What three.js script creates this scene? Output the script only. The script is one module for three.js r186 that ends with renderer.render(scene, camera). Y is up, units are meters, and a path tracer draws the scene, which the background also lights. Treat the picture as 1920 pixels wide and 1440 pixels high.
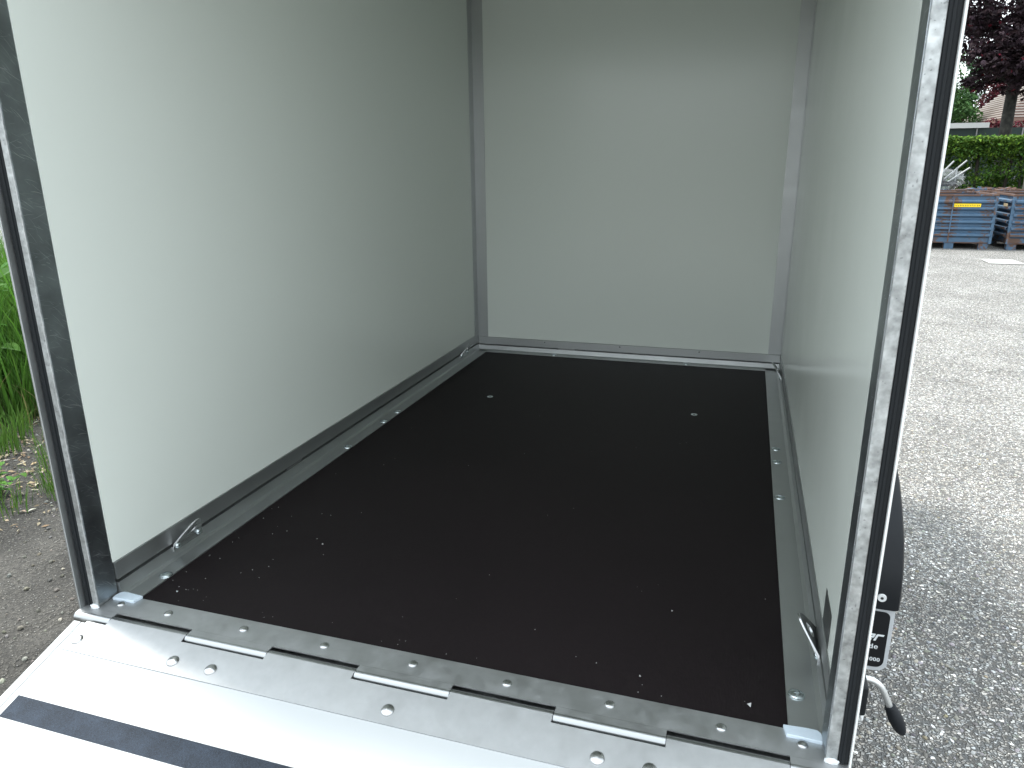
import * as THREE from 'three';
import { mergeGeometries, mergeVertices } from 'three/addons/utils/BufferGeometryUtils.js';
import { RoundedBoxGeometry } from 'three/addons/geometries/RoundedBoxGeometry.js';
import { ImprovedNoise } from 'three/addons/math/ImprovedNoise.js';

// ---------------------------------------------------------------- camera, sky, sun, exposure
const scene = new THREE.Scene();
const FH = 0.52;                                     // height of the load floor above the yard
const camera = new THREE.PerspectiveCamera(55.43, 4 / 3, 0.05, 600);
camera.position.set(0.56312, 0.94958 + FH, 1.14018);
camera.rotation.set(-0.292056, 0.306949, -0.0096046, 'YXZ');

const sunDir = new THREE.Vector3(-0.92, 0, -0.38).normalize().multiplyScalar(Math.cos(1.19)).setY(Math.sin(1.19)).normalize();
{ // thin bright haze with a broad glow round the veiled sun
  const w = 512, h = 256, d = new Float32Array(w * h * 4), v = new THREE.Vector3();
  const ns = new ImprovedNoise();
  for (let j = 0; j < h; j++) for (let i = 0; i < w; i++) {
    const el = ((j + 0.5) / h - 0.5) * Math.PI, az = ((i + 0.5) / w - 0.5) * 2 * Math.PI;
    v.set(Math.cos(el) * Math.cos(az), Math.sin(el), Math.cos(el) * Math.sin(az));
    const ang = Math.acos(Math.min(1, v.dot(sunDir))) * 57.3;
    const up = Math.max(0, v.y), hz = Math.pow(1 - up, 3);
    const cl = 0.5 + 0.5 * (ns.noise(v.x * 3, v.y * 5, v.z * 3) + 0.5 * ns.noise(v.x * 7 + 9, v.y * 11, v.z * 7));
    const glow = 1.0 * Math.exp(-ang / 14) + 0.40 * Math.exp(-ang / 40);
    const b = 0.82 + 0.16 * hz + 0.22 * (cl - 0.5) + glow;
    const o = (j * w + i) * 4, bl = (1 - hz) * (1 - cl) * 0.5;
    d[o] = b * (0.945 - 0.20 * bl); d[o + 1] = b * (1.0 - 0.05 * bl); d[o + 2] = b * (1.035 + 0.08 * bl); d[o + 3] = 1;
    if (el < 0) { d[o] *= 0.35; d[o + 1] *= 0.35; d[o + 2] *= 0.35; }
  }
  const t = new THREE.DataTexture(d, w, h, THREE.RGBAFormat, THREE.FloatType);
  t.mapping = THREE.EquirectangularReflectionMapping; t.magFilter = THREE.LinearFilter; t.minFilter = THREE.LinearFilter; t.needsUpdate = true;
  scene.background = t; scene.environment = t;
}
const sun = new THREE.DirectionalLight(new THREE.Color(1, 0.95, 0.87), 2.0);
sun.position.copy(sunDir).multiplyScalar(60); sun.target.position.set(0, 0, 0);
sun.castShadow = true; sun.shadow.radius = 18; sun.shadow.mapSize.set(2048, 2048);
Object.assign(sun.shadow.camera, { left: -30, right: 30, top: 30, bottom: -30, near: 1, far: 160 });
scene.add(sun, sun.target);

const renderer = new THREE.WebGLRenderer({ antialias: true });
renderer.toneMapping = THREE.LinearToneMapping;
renderer.toneMappingExposure = 2.55;
renderer.shadowMap.enabled = true;
renderer.setSize(1024, 768);

// ---------------------------------------------------------------- helpers
let seed = 20240517;
const rnd = () => { seed = (seed * 1664525 + 1013904223) >>> 0; return seed / 4294967296; };
const rr = (a, b) => a + (b - a) * rnd();
const noise = new ImprovedNoise();
const used = {};
const numbered = n => { const k = (used[n] = (used[n] ?? -1) + 1); return k ? `${n}_${String(k).padStart(3, '0')}` : n; };
const V = (x, y, z) => new THREE.Vector3(x, y, z);
function thing(name, label, category, pos = [0, 0, 0], group) {
  const o = new THREE.Group(); o.name = numbered(name); o.position.set(...pos); o.userData = { label, category };
  if (group) o.userData.group = group; scene.add(o); return o;
}
function part(name, geo, mat, parent, label) {
  const m = new THREE.Mesh(Array.isArray(geo) ? (geo.length > 1 ? merge(geo) : geo[0]) : geo, mat); m.name = name; parent.add(m);
  if (label) m.userData.label = label; return m;
}
function struct(name, geo, mat) { const m = new THREE.Mesh(geo, mat); m.name = numbered(name); m.userData = { kind: 'structure' }; scene.add(m); return m; }
function merge(list) {
  const l = list.map(g => { const q = g.index ? g.toNonIndexed() : g; for (const k of Object.keys(q.attributes)) if (!['position', 'normal', 'uv', 'color'].includes(k)) q.deleteAttribute(k); return q; });
  const hasC = l.every(g => g.attributes.color); if (!hasC) l.forEach(g => g.deleteAttribute('color'));
  return mergeGeometries(l);
}
// box from min/max corners, uv in metres on each face
function box(x0, x1, y0, y1, z0, z1, r = 0) {
  const g = r ? new RoundedBoxGeometry(x1 - x0, y1 - y0, z1 - z0, 2, r) : new THREE.BoxGeometry(x1 - x0, y1 - y0, z1 - z0);
  g.translate((x0 + x1) / 2, (y0 + y1) / 2, (z0 + z1) / 2); return uvm(g);
}
function uvm(g) { // box-projected uv in metres
  if (g.index) g = g.toNonIndexed();
  const p = g.attributes.position, n = g.attributes.normal, u = new Float32Array(p.count * 2);
  for (let i = 0; i < p.count; i += 3) {
    let ax = 0, ay = 0, az = 0;
    for (let k = 0; k < 3; k++) { ax += Math.abs(n.getX(i + k)); ay += Math.abs(n.getY(i + k)); az += Math.abs(n.getZ(i + k)); }
    for (let k = 0; k < 3; k++) {
      const x = p.getX(i + k), y = p.getY(i + k), z = p.getZ(i + k);
      const [a, b] = ay >= ax && ay >= az ? [x, -z] : ax >= az ? [-z, y] : [x, y];
      u[(i + k) * 2] = a; u[(i + k) * 2 + 1] = b;
    }
  }
  g.setAttribute('uv', new THREE.BufferAttribute(u, 2)); return g;
}
function extrudeZ(pts, z0, z1, bevel = 0) { // outline in x,y pushed along z
  const s = new THREE.Shape(pts.map(p => new THREE.Vector2(p[0], p[1])));
  const g = new THREE.ExtrudeGeometry(s, { depth: z1 - z0, bevelEnabled: bevel > 0, bevelSize: bevel, bevelThickness: bevel, bevelSegments: 2 });
  g.translate(0, 0, z0); return uvm(g);
}
function tube(pts, r, seg = 24, rs = 10, closed = false) {
  const c = new THREE.CatmullRomCurve3(pts.map(p => V(...p)), closed, 'centripetal'); return new THREE.TubeGeometry(c, seg, r, rs, closed);
}
function cylX(x0, x1, y, z, r, n = 28) { const g = new THREE.CylinderGeometry(r, r, x1 - x0, n); g.rotateZ(Math.PI / 2); g.translate((x0 + x1) / 2, y, z); return g; }
function dome(r, h, n = 20) { // rivet head, base at y=0
  const p = []; for (let i = 0; i <= 7; i++) { const a = i / 7 * Math.PI / 2; p.push(new THREE.Vector2(Math.max(1e-5, r * Math.cos(a)), h * Math.sin(a))); }
  p.unshift(new THREE.Vector2(r, -0.001)); return new THREE.LatheGeometry(p, n);
}
// ---- textures
const hash = (x, y, s = 0) => { let h = (x * 374761393 + y * 668265263 + s * 1442695041) | 0; h = Math.imul(h ^ (h >>> 13), 1274126177); h ^= h >>> 16; return (h >>> 0) / 4294967296; };
function vnoise(x, y, per, s) { // tileable value noise
  const xi = Math.floor(x), yi = Math.floor(y), fx = x - xi, fy = y - yi, u = fx * fx * (3 - 2 * fx), v = fy * fy * (3 - 2 * fy);
  const m = (a) => ((a % per) + per) % per;
  const a = hash(m(xi), m(yi), s), b = hash(m(xi + 1), m(yi), s), c = hash(m(xi), m(yi + 1), s), d = hash(m(xi + 1), m(yi + 1), s);
  return a + (b - a) * u + (c - a) * v + (a - b - c + d) * u * v;
}
function fbm(u, v, per, oct, s) { let t = 0, a = 0.5, n = 0; for (let o = 0; o < oct; o++) { t += a * vnoise(u * per, v * per, per, s + o); n += a; a *= 0.5; per *= 2; } return t / n; }
function tex(size, fn, srgb, rep = 1, sizeY = size) { // fn(u,v,px,py) -> [r,g,b] 0..1
  const d = new Uint8Array(size * sizeY * 4);
  for (let j = 0; j < sizeY; j++) for (let i = 0; i < size; i++) {
    const c = fn(i / size, j / sizeY, i, j), o = (j * size + i) * 4;
    if (typeof c === 'number') d[o] = d[o + 1] = d[o + 2] = Math.max(0, Math.min(255, c * 255));
    else for (let k = 0; k < 3; k++) d[o + k] = Math.max(0, Math.min(255, c[k] * 255));
    d[o + 3] = 255;
  }
  const t = new THREE.DataTexture(d, size, sizeY, THREE.RGBAFormat); t.wrapS = t.wrapT = THREE.RepeatWrapping;
  t.magFilter = THREE.LinearFilter; t.minFilter = THREE.LinearMipmapLinearFilter; t.generateMipmaps = true; t.anisotropy = 8;
  if (srgb) t.colorSpace = THREE.SRGBColorSpace; t.repeat.set(rep, rep); t.needsUpdate = true; return t;
}
const s2 = c => Math.pow(Math.max(0, c), 1 / 2.2); // linear to display value for colour maps
const std = (o) => new THREE.MeshStandardMaterial(o);
const lin = (r, g, b) => new THREE.Color().setRGB(r, g, b);

// stones: nearest-cell map shared by asphalt and soil
function cells(n, size, s, wgt = 0.42, jitter = 0.9) { // returns fn(u,v) -> [d1,d2,id]
  return (u, v) => {
    const x = u * n, y = v * n, xi = Math.floor(x), yi = Math.floor(y); let d1 = 9, d2 = 9, id = 0;
    for (let b = -1; b <= 1; b++) for (let a = -1; a <= 1; a++) {
      const cx = ((xi + a) % n + n) % n, cy = ((yi + b) % n + n) % n;
      const px = xi + a + 0.5 + (hash(cx, cy, s) - 0.5) * jitter, py = yi + b + 0.5 + (hash(cx, cy, s + 1) - 0.5) * jitter;
      const dd = Math.hypot(px - x, py - y) - wgt * hash(cx, cy, s + 5); if (dd < d1) { d2 = d1; d1 = dd; id = hash(cx, cy, s + 2); } else if (dd < d2) d2 = dd;
    }
    return [d1, d2, id];
  };
}
const AS = 1536;
const asphH = new Float32Array(AS * AS);
const asphCol = (() => {
  const A = cells(190, AS, 11), B = cells(360, AS, 31);
  return tex(AS, (u, v, i, j) => {
    const [a1, a2, ai] = A(u + 0.007 * (fbm(u, v, 150, 2, 5) - 0.5), v + 0.007 * (fbm(u, v, 150, 2, 15) - 0.5)), [b1, b2, bi] = B(u, v);
    const stone = Math.min(1, Math.max(0, (a2 - a1) * 3.2)) * (ai > 0.28 ? 1 : 0.25), st2 = Math.min(1, (b2 - b1) * 3);
    const m = fbm(u, v, 5, 4, 77), grit = fbm(u, v, 500, 2, 3);
    let h = Math.max(stone * (0.55 + 0.45 * ai), st2 * 0.4 * bi); asphH[j * AS + i] = h;
    let b = 0.062 + stone * (0.17 + 0.36 * ai * ai) + st2 * 0.08 * bi; b *= 0.75 + 0.5 * m; b *= 0.8 + 0.4 * grit;
    if (ai > 0.965) b *= 1.7; const w = (hash(Math.floor(ai * 9999), 3, 8) - 0.5) * 0.09;
    return [s2(b * (1.03 + w)), s2(b), s2(b * (0.94 - w))];
  }, true, 1 / 1.7);
})();
const asphBump = tex(AS, (u, v, i, j) => asphH[j * AS + i], false, 1 / 1.7);
const soilH = new Float32Array(1024 * 1024);
const soilCol = (() => {
  const A = cells(110, 1024, 61, 0), B = cells(230, 1024, 91, 0.3);
  return tex(1024, (u, v, i, j) => {
    const [a1, a2, ai] = A(u, v), [b1, b2, bi] = B(u, v), f = fbm(u, v, 6, 6, 8), g = fbm(u, v, 180, 2, 2);
    const st = ai > 0.80 ? Math.min(1, Math.max(0, (0.34 * ai - a1) * 9)) : 0, s3 = bi > 0.55 ? Math.min(1, (b2 - b1) * 3) : 0;
    soilH[j * 1024 + i] = 0.25 * f + 0.2 * g + 0.5 * st + 0.22 * s3;
    let b = 0.010 + 0.070 * Math.pow(f, 2.0) * (0.2 + 1.6 * g); b += s3 * 0.075 * bi * bi; let c = [b * 1.06, b, b * 0.88];
    if (st > 0) { const q = 0.10 + 0.15 * hash(Math.floor(ai * 1e5), 1, 1); c = [c[0] + (q - c[0]) * st, c[1] + (q * 0.97 - c[1]) * st, c[2] + (q * 0.9 - c[2]) * st]; }
    return c.map(s2);
  }, true, 1 / 1.5);
})();
const soilBump = tex(1024, (u, v, i, j) => soilH[j * 1024 + i], false, 1 / 1.5);

// ---------------------------------------------------------------- materials
const M = {};
M.asphalt = std({ map: asphCol, bumpMap: asphBump, bumpScale: 0.011, roughness: 0.95 });
M.soil = std({ map: soilCol, bumpMap: soilBump, bumpScale: 0.02, roughness: 0.97 });
const peel = tex(512, (u, v) => 0.6 * fbm(u, v, 60, 2, 4) + 0.4 * fbm(u, v, 9, 2, 19), false, 3);
const wallRough = tex(512, (u, v) => { const a = 0.42 + 0.12 * fbm(u, v, 6, 5, 21); return [1, a, 0]; }, false, 0.9);
M.wall = std({ color: lin(0.755, 0.795, 0.745), roughness: 0.42, roughnessMap: wallRough, bumpMap: peel, bumpScale: 0.00008 });
M.skin = std({ color: lin(0.74, 0.74, 0.73), roughness: 0.3 });
M.ramp = new THREE.MeshPhysicalMaterial({ color: lin(0.48, 0.495, 0.50), roughness: 0.34, bumpMap: peel, bumpScale: 0.00006 });
// extruded aluminium: fine lengthwise streaks
const aluRough = tex(512, (u, v) => { const a = 0.40 + 0.10 * fbm(u, v, 8, 5, 41) + 0.05 * hash(Math.floor(v * 512), 1, 3); return [1, a, 1]; }, false, 3);
M.alu = std({ color: lin(0.50, 0.515, 0.515), metalness: 1, roughness: 1, roughnessMap: aluRough });
// bright sheet of the hinge with handling smudges
const sheetCol = tex(1024, (u, v) => { const f = fbm(u, v, 7, 6, 51), g = fbm(u, v, 40, 3, 57); const s = 0.52 + 0.09 * (f - 0.5) + 0.05 * (g - 0.5); return [s2(s * 0.985), s2(s), s2(s * 1.01)]; }, true, 2.2);
const sheetRough = tex(1024, (u, v) => { const f = fbm(u, v, 9, 6, 81), g = Math.pow(fbm(u, v, 26, 4, 83), 2); return [1, 0.36 + 0.22 * f + 0.16 * g, 1]; }, false, 2.2);
M.sheet = std({ map: sheetCol, metalness: 1, roughness: 1, roughnessMap: sheetRough });
// hot-dip zinc: cloudy mottling and dark flecks
const zincCol = tex(1024, (u, v) => {
  const f = fbm(u, v, 24, 5, 101), g = fbm(u, v, 90, 3, 111), c = fbm(u, v, 6, 3, 121);
  let s = 0.50 + 0.36 * (f - 0.5) + 0.30 * (g - 0.5) + 0.16 * (c - 0.5); const fl = fbm(u, v, 150, 2, 131); if (fl > 0.84) s *= 0.66;
  return [s2(s * 0.97), s2(s), s2(s * 1.0)];
}, true, 1.6);
const zincRough = tex(512, (u, v) => [1, 0.40 + 0.3 * fbm(u, v, 20, 5, 141), 1], false, 1.6);
M.zinc = std({ map: zincCol, metalness: 1, roughness: 1, roughnessMap: zincRough, bumpMap: zincRough, bumpScale: 0.0002 });
// inner face of the posts: smooth dark zinc, crossed by pale transport scratches
const scrCol = (() => {
  const N = 1024, a = new Float32Array(N * N); const q = seed; seed = 99;
  for (let k = 0; k < 1100; k++) {
    let x = rnd() * N, y = rnd() * N; const dir = rnd() < 0.7 ? rr(-0.9, -0.4) : rr(-0.2, 0.3), L = rr(8, 90), st = rr(0.08, 0.5) * (rnd() < 0.2 ? 1.6 : 0.7), cu = rr(-0.01, 0.01);
    let d = dir; for (let t = 0; t < L; t++) { x += Math.cos(d); y += Math.sin(d); d += cu; const o = ((y | 0) & (N - 1)) * N + ((x | 0) & (N - 1)); a[o] = Math.max(a[o], st * Math.sin(t / L * 3.14)); }
  }
  seed = q;
  const col = tex(N, (u, v, i, j) => { const f = fbm(u, v, 10, 5, 161), s = 0.34 + 0.26 * (f - 0.5) + 1.3 * a[j * N + i]; return [s2(s * 0.90), s2(s * 0.98), s2(s * 1.03)]; }, true, 2.0);
  const ro = tex(N, (u, v, i, j) => [1, 0.30 + 0.14 * fbm(u, v, 14, 4, 171) + 0.4 * a[j * N + i], 1], false, 2.0);
  return [col, ro];
})();
M.post = std({ map: scrCol[0], roughnessMap: scrCol[1], roughness: 1, metalness: 1 });
// phenolic film-faced plywood: fine woven mesh print, dust specks
const meshBump = tex(512, (u, v, i, j) => 0.5 + 0.25 * Math.sin(i * Math.PI / 4) + 0.25 * Math.sin(j * Math.PI / 4), false, 6);
const ply = tex(1024, (u, v) => { const f = fbm(u, v, 5, 5, 181), g = fbm(u, v, 300, 2, 187); const s = 0.9 + 0.35 * (f - 0.5) + 0.3 * (g - 0.5); return [s2(0.0100 * s), s2(0.0068 * s), s2(0.0076 * s)]; }, true, 0.8);
M.ply = new THREE.MeshPhysicalMaterial({ map: ply, roughness: 0.55, specularIntensity: 0.2, bumpMap: meshBump, bumpScale: 0.00022 });
M.rubber = new THREE.MeshPhysicalMaterial({ color: lin(0.012, 0.014, 0.016), roughness: 0.55, specularIntensity: 0.4 });
M.plastic = new THREE.MeshPhysicalMaterial({ color: lin(0.010, 0.0115, 0.014), roughness: 0.5, specularIntensity: 0.4, bumpMap: peel, bumpScale: 0.0001 });
const grit = tex(512, (u, v) => { const g = fbm(u, v, 256, 2, 191), f = fbm(u, v, 12, 3, 193), s = 0.62 + 0.9 * (g - 0.5) + 0.4 * (f - 0.5); return [s2(0.030 * s), s2(0.044 * s), s2(0.068 * s)]; }, true, 4);  // black grit, with the blue of reflected sky mixed into its colour
const gritB = tex(512, (u, v) => fbm(u, v, 256, 2, 191), false, 4);
M.grit = std({ map: grit, bumpMap: gritB, bumpScale: 0.0012, roughness: 0.9 });
M.rivet = std({ color: lin(0.50, 0.505, 0.51), metalness: 1, roughness: 0.27 });
M.barrel = std({ color: lin(0.40, 0.41, 0.415), metalness: 1, roughness: 0.33 });
M.bolt = std({ color: lin(0.60, 0.66, 0.68), metalness: 1, roughness: 0.26 });
M.silicone = new THREE.MeshPhysicalMaterial({ color: lin(0.55, 0.63, 0.70), roughness: 0.42, bumpMap: peel, bumpScale: 0.0006 });
M.weld = std({ color: lin(0.74, 0.76, 0.77), roughness: 0.5, metalness: 0.3 });
M.white = std({ color: lin(0.76, 0.77, 0.77), roughness: 0.4 });
M.dark = std({ color: lin(0.02, 0.021, 0.022), roughness: 0.7 });
M.sticker = std({ color: lin(0.035, 0.036, 0.036), roughness: 0.3 });
M.crank = std({ color: lin(0.66, 0.67, 0.67), metalness: 0.85, roughness: 0.42 });
M.grip = new THREE.MeshPhysicalMaterial({ color: lin(0.014, 0.016, 0.02), roughness: 0.5, specularIntensity: 0.5 });
M.steel = std({ color: lin(0.3, 0.3, 0.3), metalness: 0.9, roughness: 0.5 });

// ---------------------------------------------------------------- ground
{ // asphalt yard with very slight unevenness, reaching the horizon
  const g = new THREE.PlaneGeometry(500, 500, 1, 1); g.rotateX(-Math.PI / 2);
  const p = g.attributes.position, u = g.attributes.uv; for (let i = 0; i < p.count; i++) u.setXY(i, p.getX(i), p.getZ(i));
  struct('asphalt_yard', g, M.asphalt);
}
const soilEdge = z => -1.02 + 0.14 * noise.noise(z * 0.7, 3.1, 0) + 0.05 * noise.noise(z * 3, 8.2, 0);
const soilY = (x, z) => { const e = Math.min(1, Math.max(0, (soilEdge(z) - x) / 0.6)), b = Math.max(0, Math.min(1, (-2.5 - x) / 1.6));
  return 0.004 + e * (0.012 + 0.014 * noise.noise(x * 2.1, z * 2.1, 1) + 0.006 * noise.noise(x * 9, z * 9, 4)) + 0.06 * b
    - 0.014 * e * Math.exp(-Math.pow(((x + 0.45 * z) + 1.53) / 0.055, 2)) - 0.012 * e * Math.exp(-Math.pow(((x + 0.45 * z) + 1.72) / 0.05, 2)); };
{ // bare soil and gravel along the left of the trailer, with two shallow tyre tracks
  const nx = 150, nz = 300, x1 = -1, g = new THREE.PlaneGeometry(1, 1, nx, nz); g.rotateX(-Math.PI / 2);
  const p = g.attributes.position, u = g.attributes.uv;
  for (let i = 0; i < p.count; i++) {
    const a = p.getX(i) + 0.5, z = -9 + (p.getZ(i) + 0.5) * 14; const t = 1 - a, x = soilEdge(z) - (t * t * 11 + t * 1.0);
    p.setXYZ(i, x, soilY(x, z), z); u.setXY(i, x, z);
  }
  g.computeVertexNormals(); struct('soil_verge', g, M.soil);
}

// ---------------------------------------------------------------- trailer
const T = thing('box_trailer', 'white box trailer with open back, dark floor and lowered white ramp', 'trailer');
const XL = -0.7575, XR = 0.766, ZB = -2.44, TOP = FH + 1.73;
const Y = y => y + FH;
{
  const fp = part('floor_panel', box(-0.735, 0.735, Y(-0.018), Y(0), ZB + 0.005, 0.03), M.ply, T, 'dark brown mesh-textured plywood load floor');
  for (const x of [-0.424, 0.424]) {
    const c = new THREE.CylinderGeometry(0.0125, 0.0125, 0.0016, 24); c.translate(x, Y(0.0009), -1.662);
    const s = part('screw', c, M.bolt, fp); const k = new THREE.CylinderGeometry(0.004, 0.004, 0.0012, 6); k.translate(x, Y(0.0019), -1.662); part('screw_recess', k, M.dark, fp);
  }
  // crumbs of plastic and dust lying on the panel
  const cr = []; const at = [[-0.432, -0.343, 0.0032], [0.472, -0.302, 0.0026], [0.636, -0.044, 0.005], [0.434, -0.066, 0.003], [-0.70 + 0.06, -0.05, 0.0035]];
  for (let k = 0; k < 45; k++) at.push([rr(-0.68, 0.68), -Math.pow(rnd(), 2.2) * 1.6 - 0.02, rr(0.0006, 0.0016)]);
  for (let k = 0; k < 26; k++) at.push([-0.69 + rnd() * rnd() * 0.35, -rnd() * 0.5 - 0.02, rr(0.0008, 0.0018)]);
  for (const [x, z, r] of at) { const q = new THREE.TetrahedronGeometry(r, 0); q.rotateX(rnd() * 6); q.rotateY(rnd() * 6); q.translate(x, Y(r * 0.4), z); cr.push(q); }
  const d = part('dust_crumbs', cr, std({ color: lin(0.45, 0.45, 0.44), roughness: 0.8 }), fp); d.userData.kind = 'stuff';
}
function profilePts(k = 1) { // aluminium edge profile: lip, sloped foot, slot, upright
  return [[0.0545, 0.0006], [0.0545, 0.0036], [0.0535, 0.0042], [0.0150, 0.0042], [0.0130, 0.0056], [0.0118, 0.0058], [0.0062, 0.0075], [0.0034, 0.034 * k], [-0.025, 0.034 * k], [-0.025, 0.042 * k],
    [0.0022, 0.042 * k], [0.0022, 0.0845 * k], [0.0012, 0.0860 * k], [-0.028, 0.0860 * k], [-0.028, -0.02], [0.0, -0.02], [0.0, 0.0006]];
}
const profL = part('floor_profile', extrudeZ(profilePts().map(([x, y]) => [XL + x + (x > 0.05 ? 0.0025 : 0), Y(y)]), ZB + 0.0, 0.0), M.alu, T);
const profR = part('floor_profile', extrudeZ(profilePts().map(([x, y]) => [XR - x * (x > 0.05 ? 1.20 : 1), Y(y)]).reverse(), ZB + 0.0, 0.0), M.alu, T);
let profB;
{
  const g = extrudeZ(profilePts(0.84).map(([x, y]) => [(x > 0.04 ? x - 0.012 : x), y]), XL + 0.0032, XR - 0.0032); // outline x -> +z, depth -> x
  g.rotateY(-Math.PI / 2); g.scale(-1, 1, 1);
  const p = g.attributes.position; for (let i = 0; i < p.count; i++) p.setXYZ(i, -p.getX(i) * -1, p.getY(i), p.getZ(i));
  // after the turn: x = depth, z = outline
  const a = g.attributes.position; let mn = 1e9; for (let i = 0; i < a.count; i++) mn = Math.min(mn, a.getX(i));
  g.translate(XL + 0.0032 - mn, Y(0), ZB + 0.0016);
  g.computeVertexNormals(); profB = part('floor_profile', flipIfNeeded(uvm(g)), M.alu, T);
}
function flipIfNeeded(g) { // mirrored triangles get their winding back
  const p = g.attributes.position, n = p.array; let vol = 0; const a = V(0, 0, 0), b = V(0, 0, 0), c = V(0, 0, 0), ctr = V(0, 0, 0); g.computeBoundingBox(); g.boundingBox.getCenter(ctr);
  for (let i = 0; i < p.count; i += 3) { a.fromBufferAttribute(p, i).sub(ctr); b.fromBufferAttribute(p, i + 1).sub(ctr); c.fromBufferAttribute(p, i + 2).sub(ctr); vol += a.dot(b.cross(c)); }
  if (vol < 0) for (let i = 0; i < p.count; i += 3) for (const at of [p, g.attributes.uv]) { const s = at.itemSize; for (let k = 0; k < s; k++) { const t = at.array[(i + 1) * s + k]; at.array[(i + 1) * s + k] = at.array[(i + 2) * s + k]; at.array[(i + 2) * s + k] = t; } }
  g.computeVertexNormals(); return g;
}
// walls and roof
part('side_wall', box(XL - 0.03, XL, Y(0.0868), TOP, ZB - 0.02, 0.0022), M.wall, T);
part('side_wall', box(XR, XR + 0.026, Y(0.0868), TOP, ZB - 0.02, 0.0025), M.wall, T);
part('front_wall', box(XL + 0.0005, XR - 0.0005, Y(0.0730), TOP, ZB - 0.02, ZB), M.wall, T);
part('roof', box(-0.795, 0.795, TOP + 0.001, TOP + 0.03, ZB - 0.05, 0.06), M.wall, T);
part('outer_skin', box(-0.8012, -0.7952, Y(-0.07), TOP + 0.03, ZB - 0.05, 0.001), M.skin, T);
part('outer_skin', box(0.7925, 0.7985, Y(-0.07), TOP + 0.03, ZB - 0.05, 0.001), M.skin, T);
part('outer_skin', box(-0.795, 0.795, Y(-0.07), TOP, ZB - 0.05, ZB - 0.0305), M.skin, T);
// corner profiles at the front wall
const cy0 = Y(0.0872), cyB = Y(0.0734);
part('corner_profile', [box(XL + 0.0002, XL + 0.0024, cy0, TOP - 0.001, ZB + 0.0028, ZB + 0.057), box(XL + 0.0002, XL + 0.056, cyB, TOP - 0.001, ZB + 0.0003, ZB + 0.0026)], M.alu, T);
part('corner_profile', [box(XR - 0.0024, XR - 0.0002, cy0, TOP - 0.001, ZB + 0.0028, ZB + 0.045), box(XR - 0.058, XR - 0.0002, cyB, TOP - 0.001, ZB + 0.0003, ZB + 0.0026)], M.alu, T);
// bolts on the floor profiles
const boltHead = (() => { const a = dome(0.0135, 0.0052, 24), b = new THREE.CylinderGeometry(0.015, 0.0155, 0.0016, 24); b.translate(0, 0.0004, 0); return merge([a, b, new THREE.BoxGeometry(0.0085, 0.0008, 0.0017).translate(0, 0.0052, 0), new THREE.BoxGeometry(0.0017, 0.0008, 0.0085).translate(0, 0.00515, 0)]); })();
function put(geo, x, y, z, mat, parent, name) { const m = part(name, geo, mat, parent); m.position.set(x, y, z); m.rotation.y = rnd() * 3; return m; }
for (const z of [-0.097, -0.969, -1.247, -1.365, -2.30]) { if (z > -2) { put(boltHead, -0.713, Y(0.0046), z, M.bolt, profL, 'bolt'); put(boltHead, 0.7185, Y(0.0046), z + 0.004, M.bolt, profR, 'bolt'); } }
for (const x of [-0.333, 0.333]) put(boltHead, x, Y(0.0046), -2.412, M.bolt, profB, 'bolt');
const tinyRivet = dome(0.0042, 0.0026, 14); tinyRivet.rotateX(Math.PI / 2);
for (const x of [-0.39, 0.001, 0.39]) { const m = part('rivet', tinyRivet, M.rivet, profB); m.position.set(x, Y(0.063), ZB + 0.0040); }
// nut plates sitting in the rail slots
part('slot_nut', [box(-0.315, -0.23, Y(0.0292), Y(0.0348), ZB - 0.004, ZB + 0.0024)], M.steel, profB);
part('slot_nut', [box(XL - 0.006, XL + 0.001, Y(0.0347), Y(0.0413), -0.755, -0.672)], M.steel, profL);
part('slot_nut', [box(XR - 0.001, XR + 0.006, Y(0.0347), Y(0.0413), -0.755, -0.672)], M.steel, profR);
// lashing rings: pressed plates leaning into the load space
function ring(side, z, parent) {
  const w = 0.052, h = 0.078, s = new THREE.Shape(); s.moveTo(-w, 0); s.lineTo(w, 0); s.lineTo(w, 0.010); s.bezierCurveTo(w * 0.82, 0.030, w * 0.5, h * 0.86, 0.012, h); s.absarc(0, h - 0.0135, 0.018, Math.PI * 0.27, Math.PI * 0.73, false); s.bezierCurveTo(-w * 0.5, h * 0.86, -w * 0.82, 0.030, -w, 0.010); s.closePath();
  const hole = new THREE.Path(); hole.absellipse(0, 0.046, 0.0155, 0.0155, 0, Math.PI * 2, true); s.holes.push(hole);
  const g = new THREE.ExtrudeGeometry(s, { depth: 0.003, bevelEnabled: true, bevelSize: 0.0008, bevelThickness: 0.0008, bevelSegments: 2, curveSegments: 20 });
  // bend: the part above the foot leans inward
  const p = g.attributes.position; for (let i = 0; i < p.count; i++) { const y = p.getY(i); if (y > 0.016) { const t = y - 0.016, a = 0.62; p.setY(i, 0.016 + t * Math.cos(a) - (p.getZ(i)) * Math.sin(a) * 0.3); p.setZ(i, p.getZ(i) + t * Math.sin(a)); } }
  g.computeVertexNormals(); g.rotateY(side * Math.PI / 2); const xw = side > 0 ? XL + 0.0042 : XR - 0.0042;
  g.translate(xw, Y(0.022), z); const m = part('lashing_ring', uvm(g), M.rivet, parent);
  for (const dz of [-0.038, 0.038]) { const b = dome(0.0085, 0.0062, 18); b.rotateZ(-side * Math.PI / 2); b.translate(xw + side * 0.0042, Y(0.033), z + dz); part('ring_bolt', b, M.bolt, parent); }
  return m;
}
ring(1, -0.222, profL); ring(1, -2.21, profL); ring(-1, -0.222, profR); ring(-1, -2.21, profR);
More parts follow.
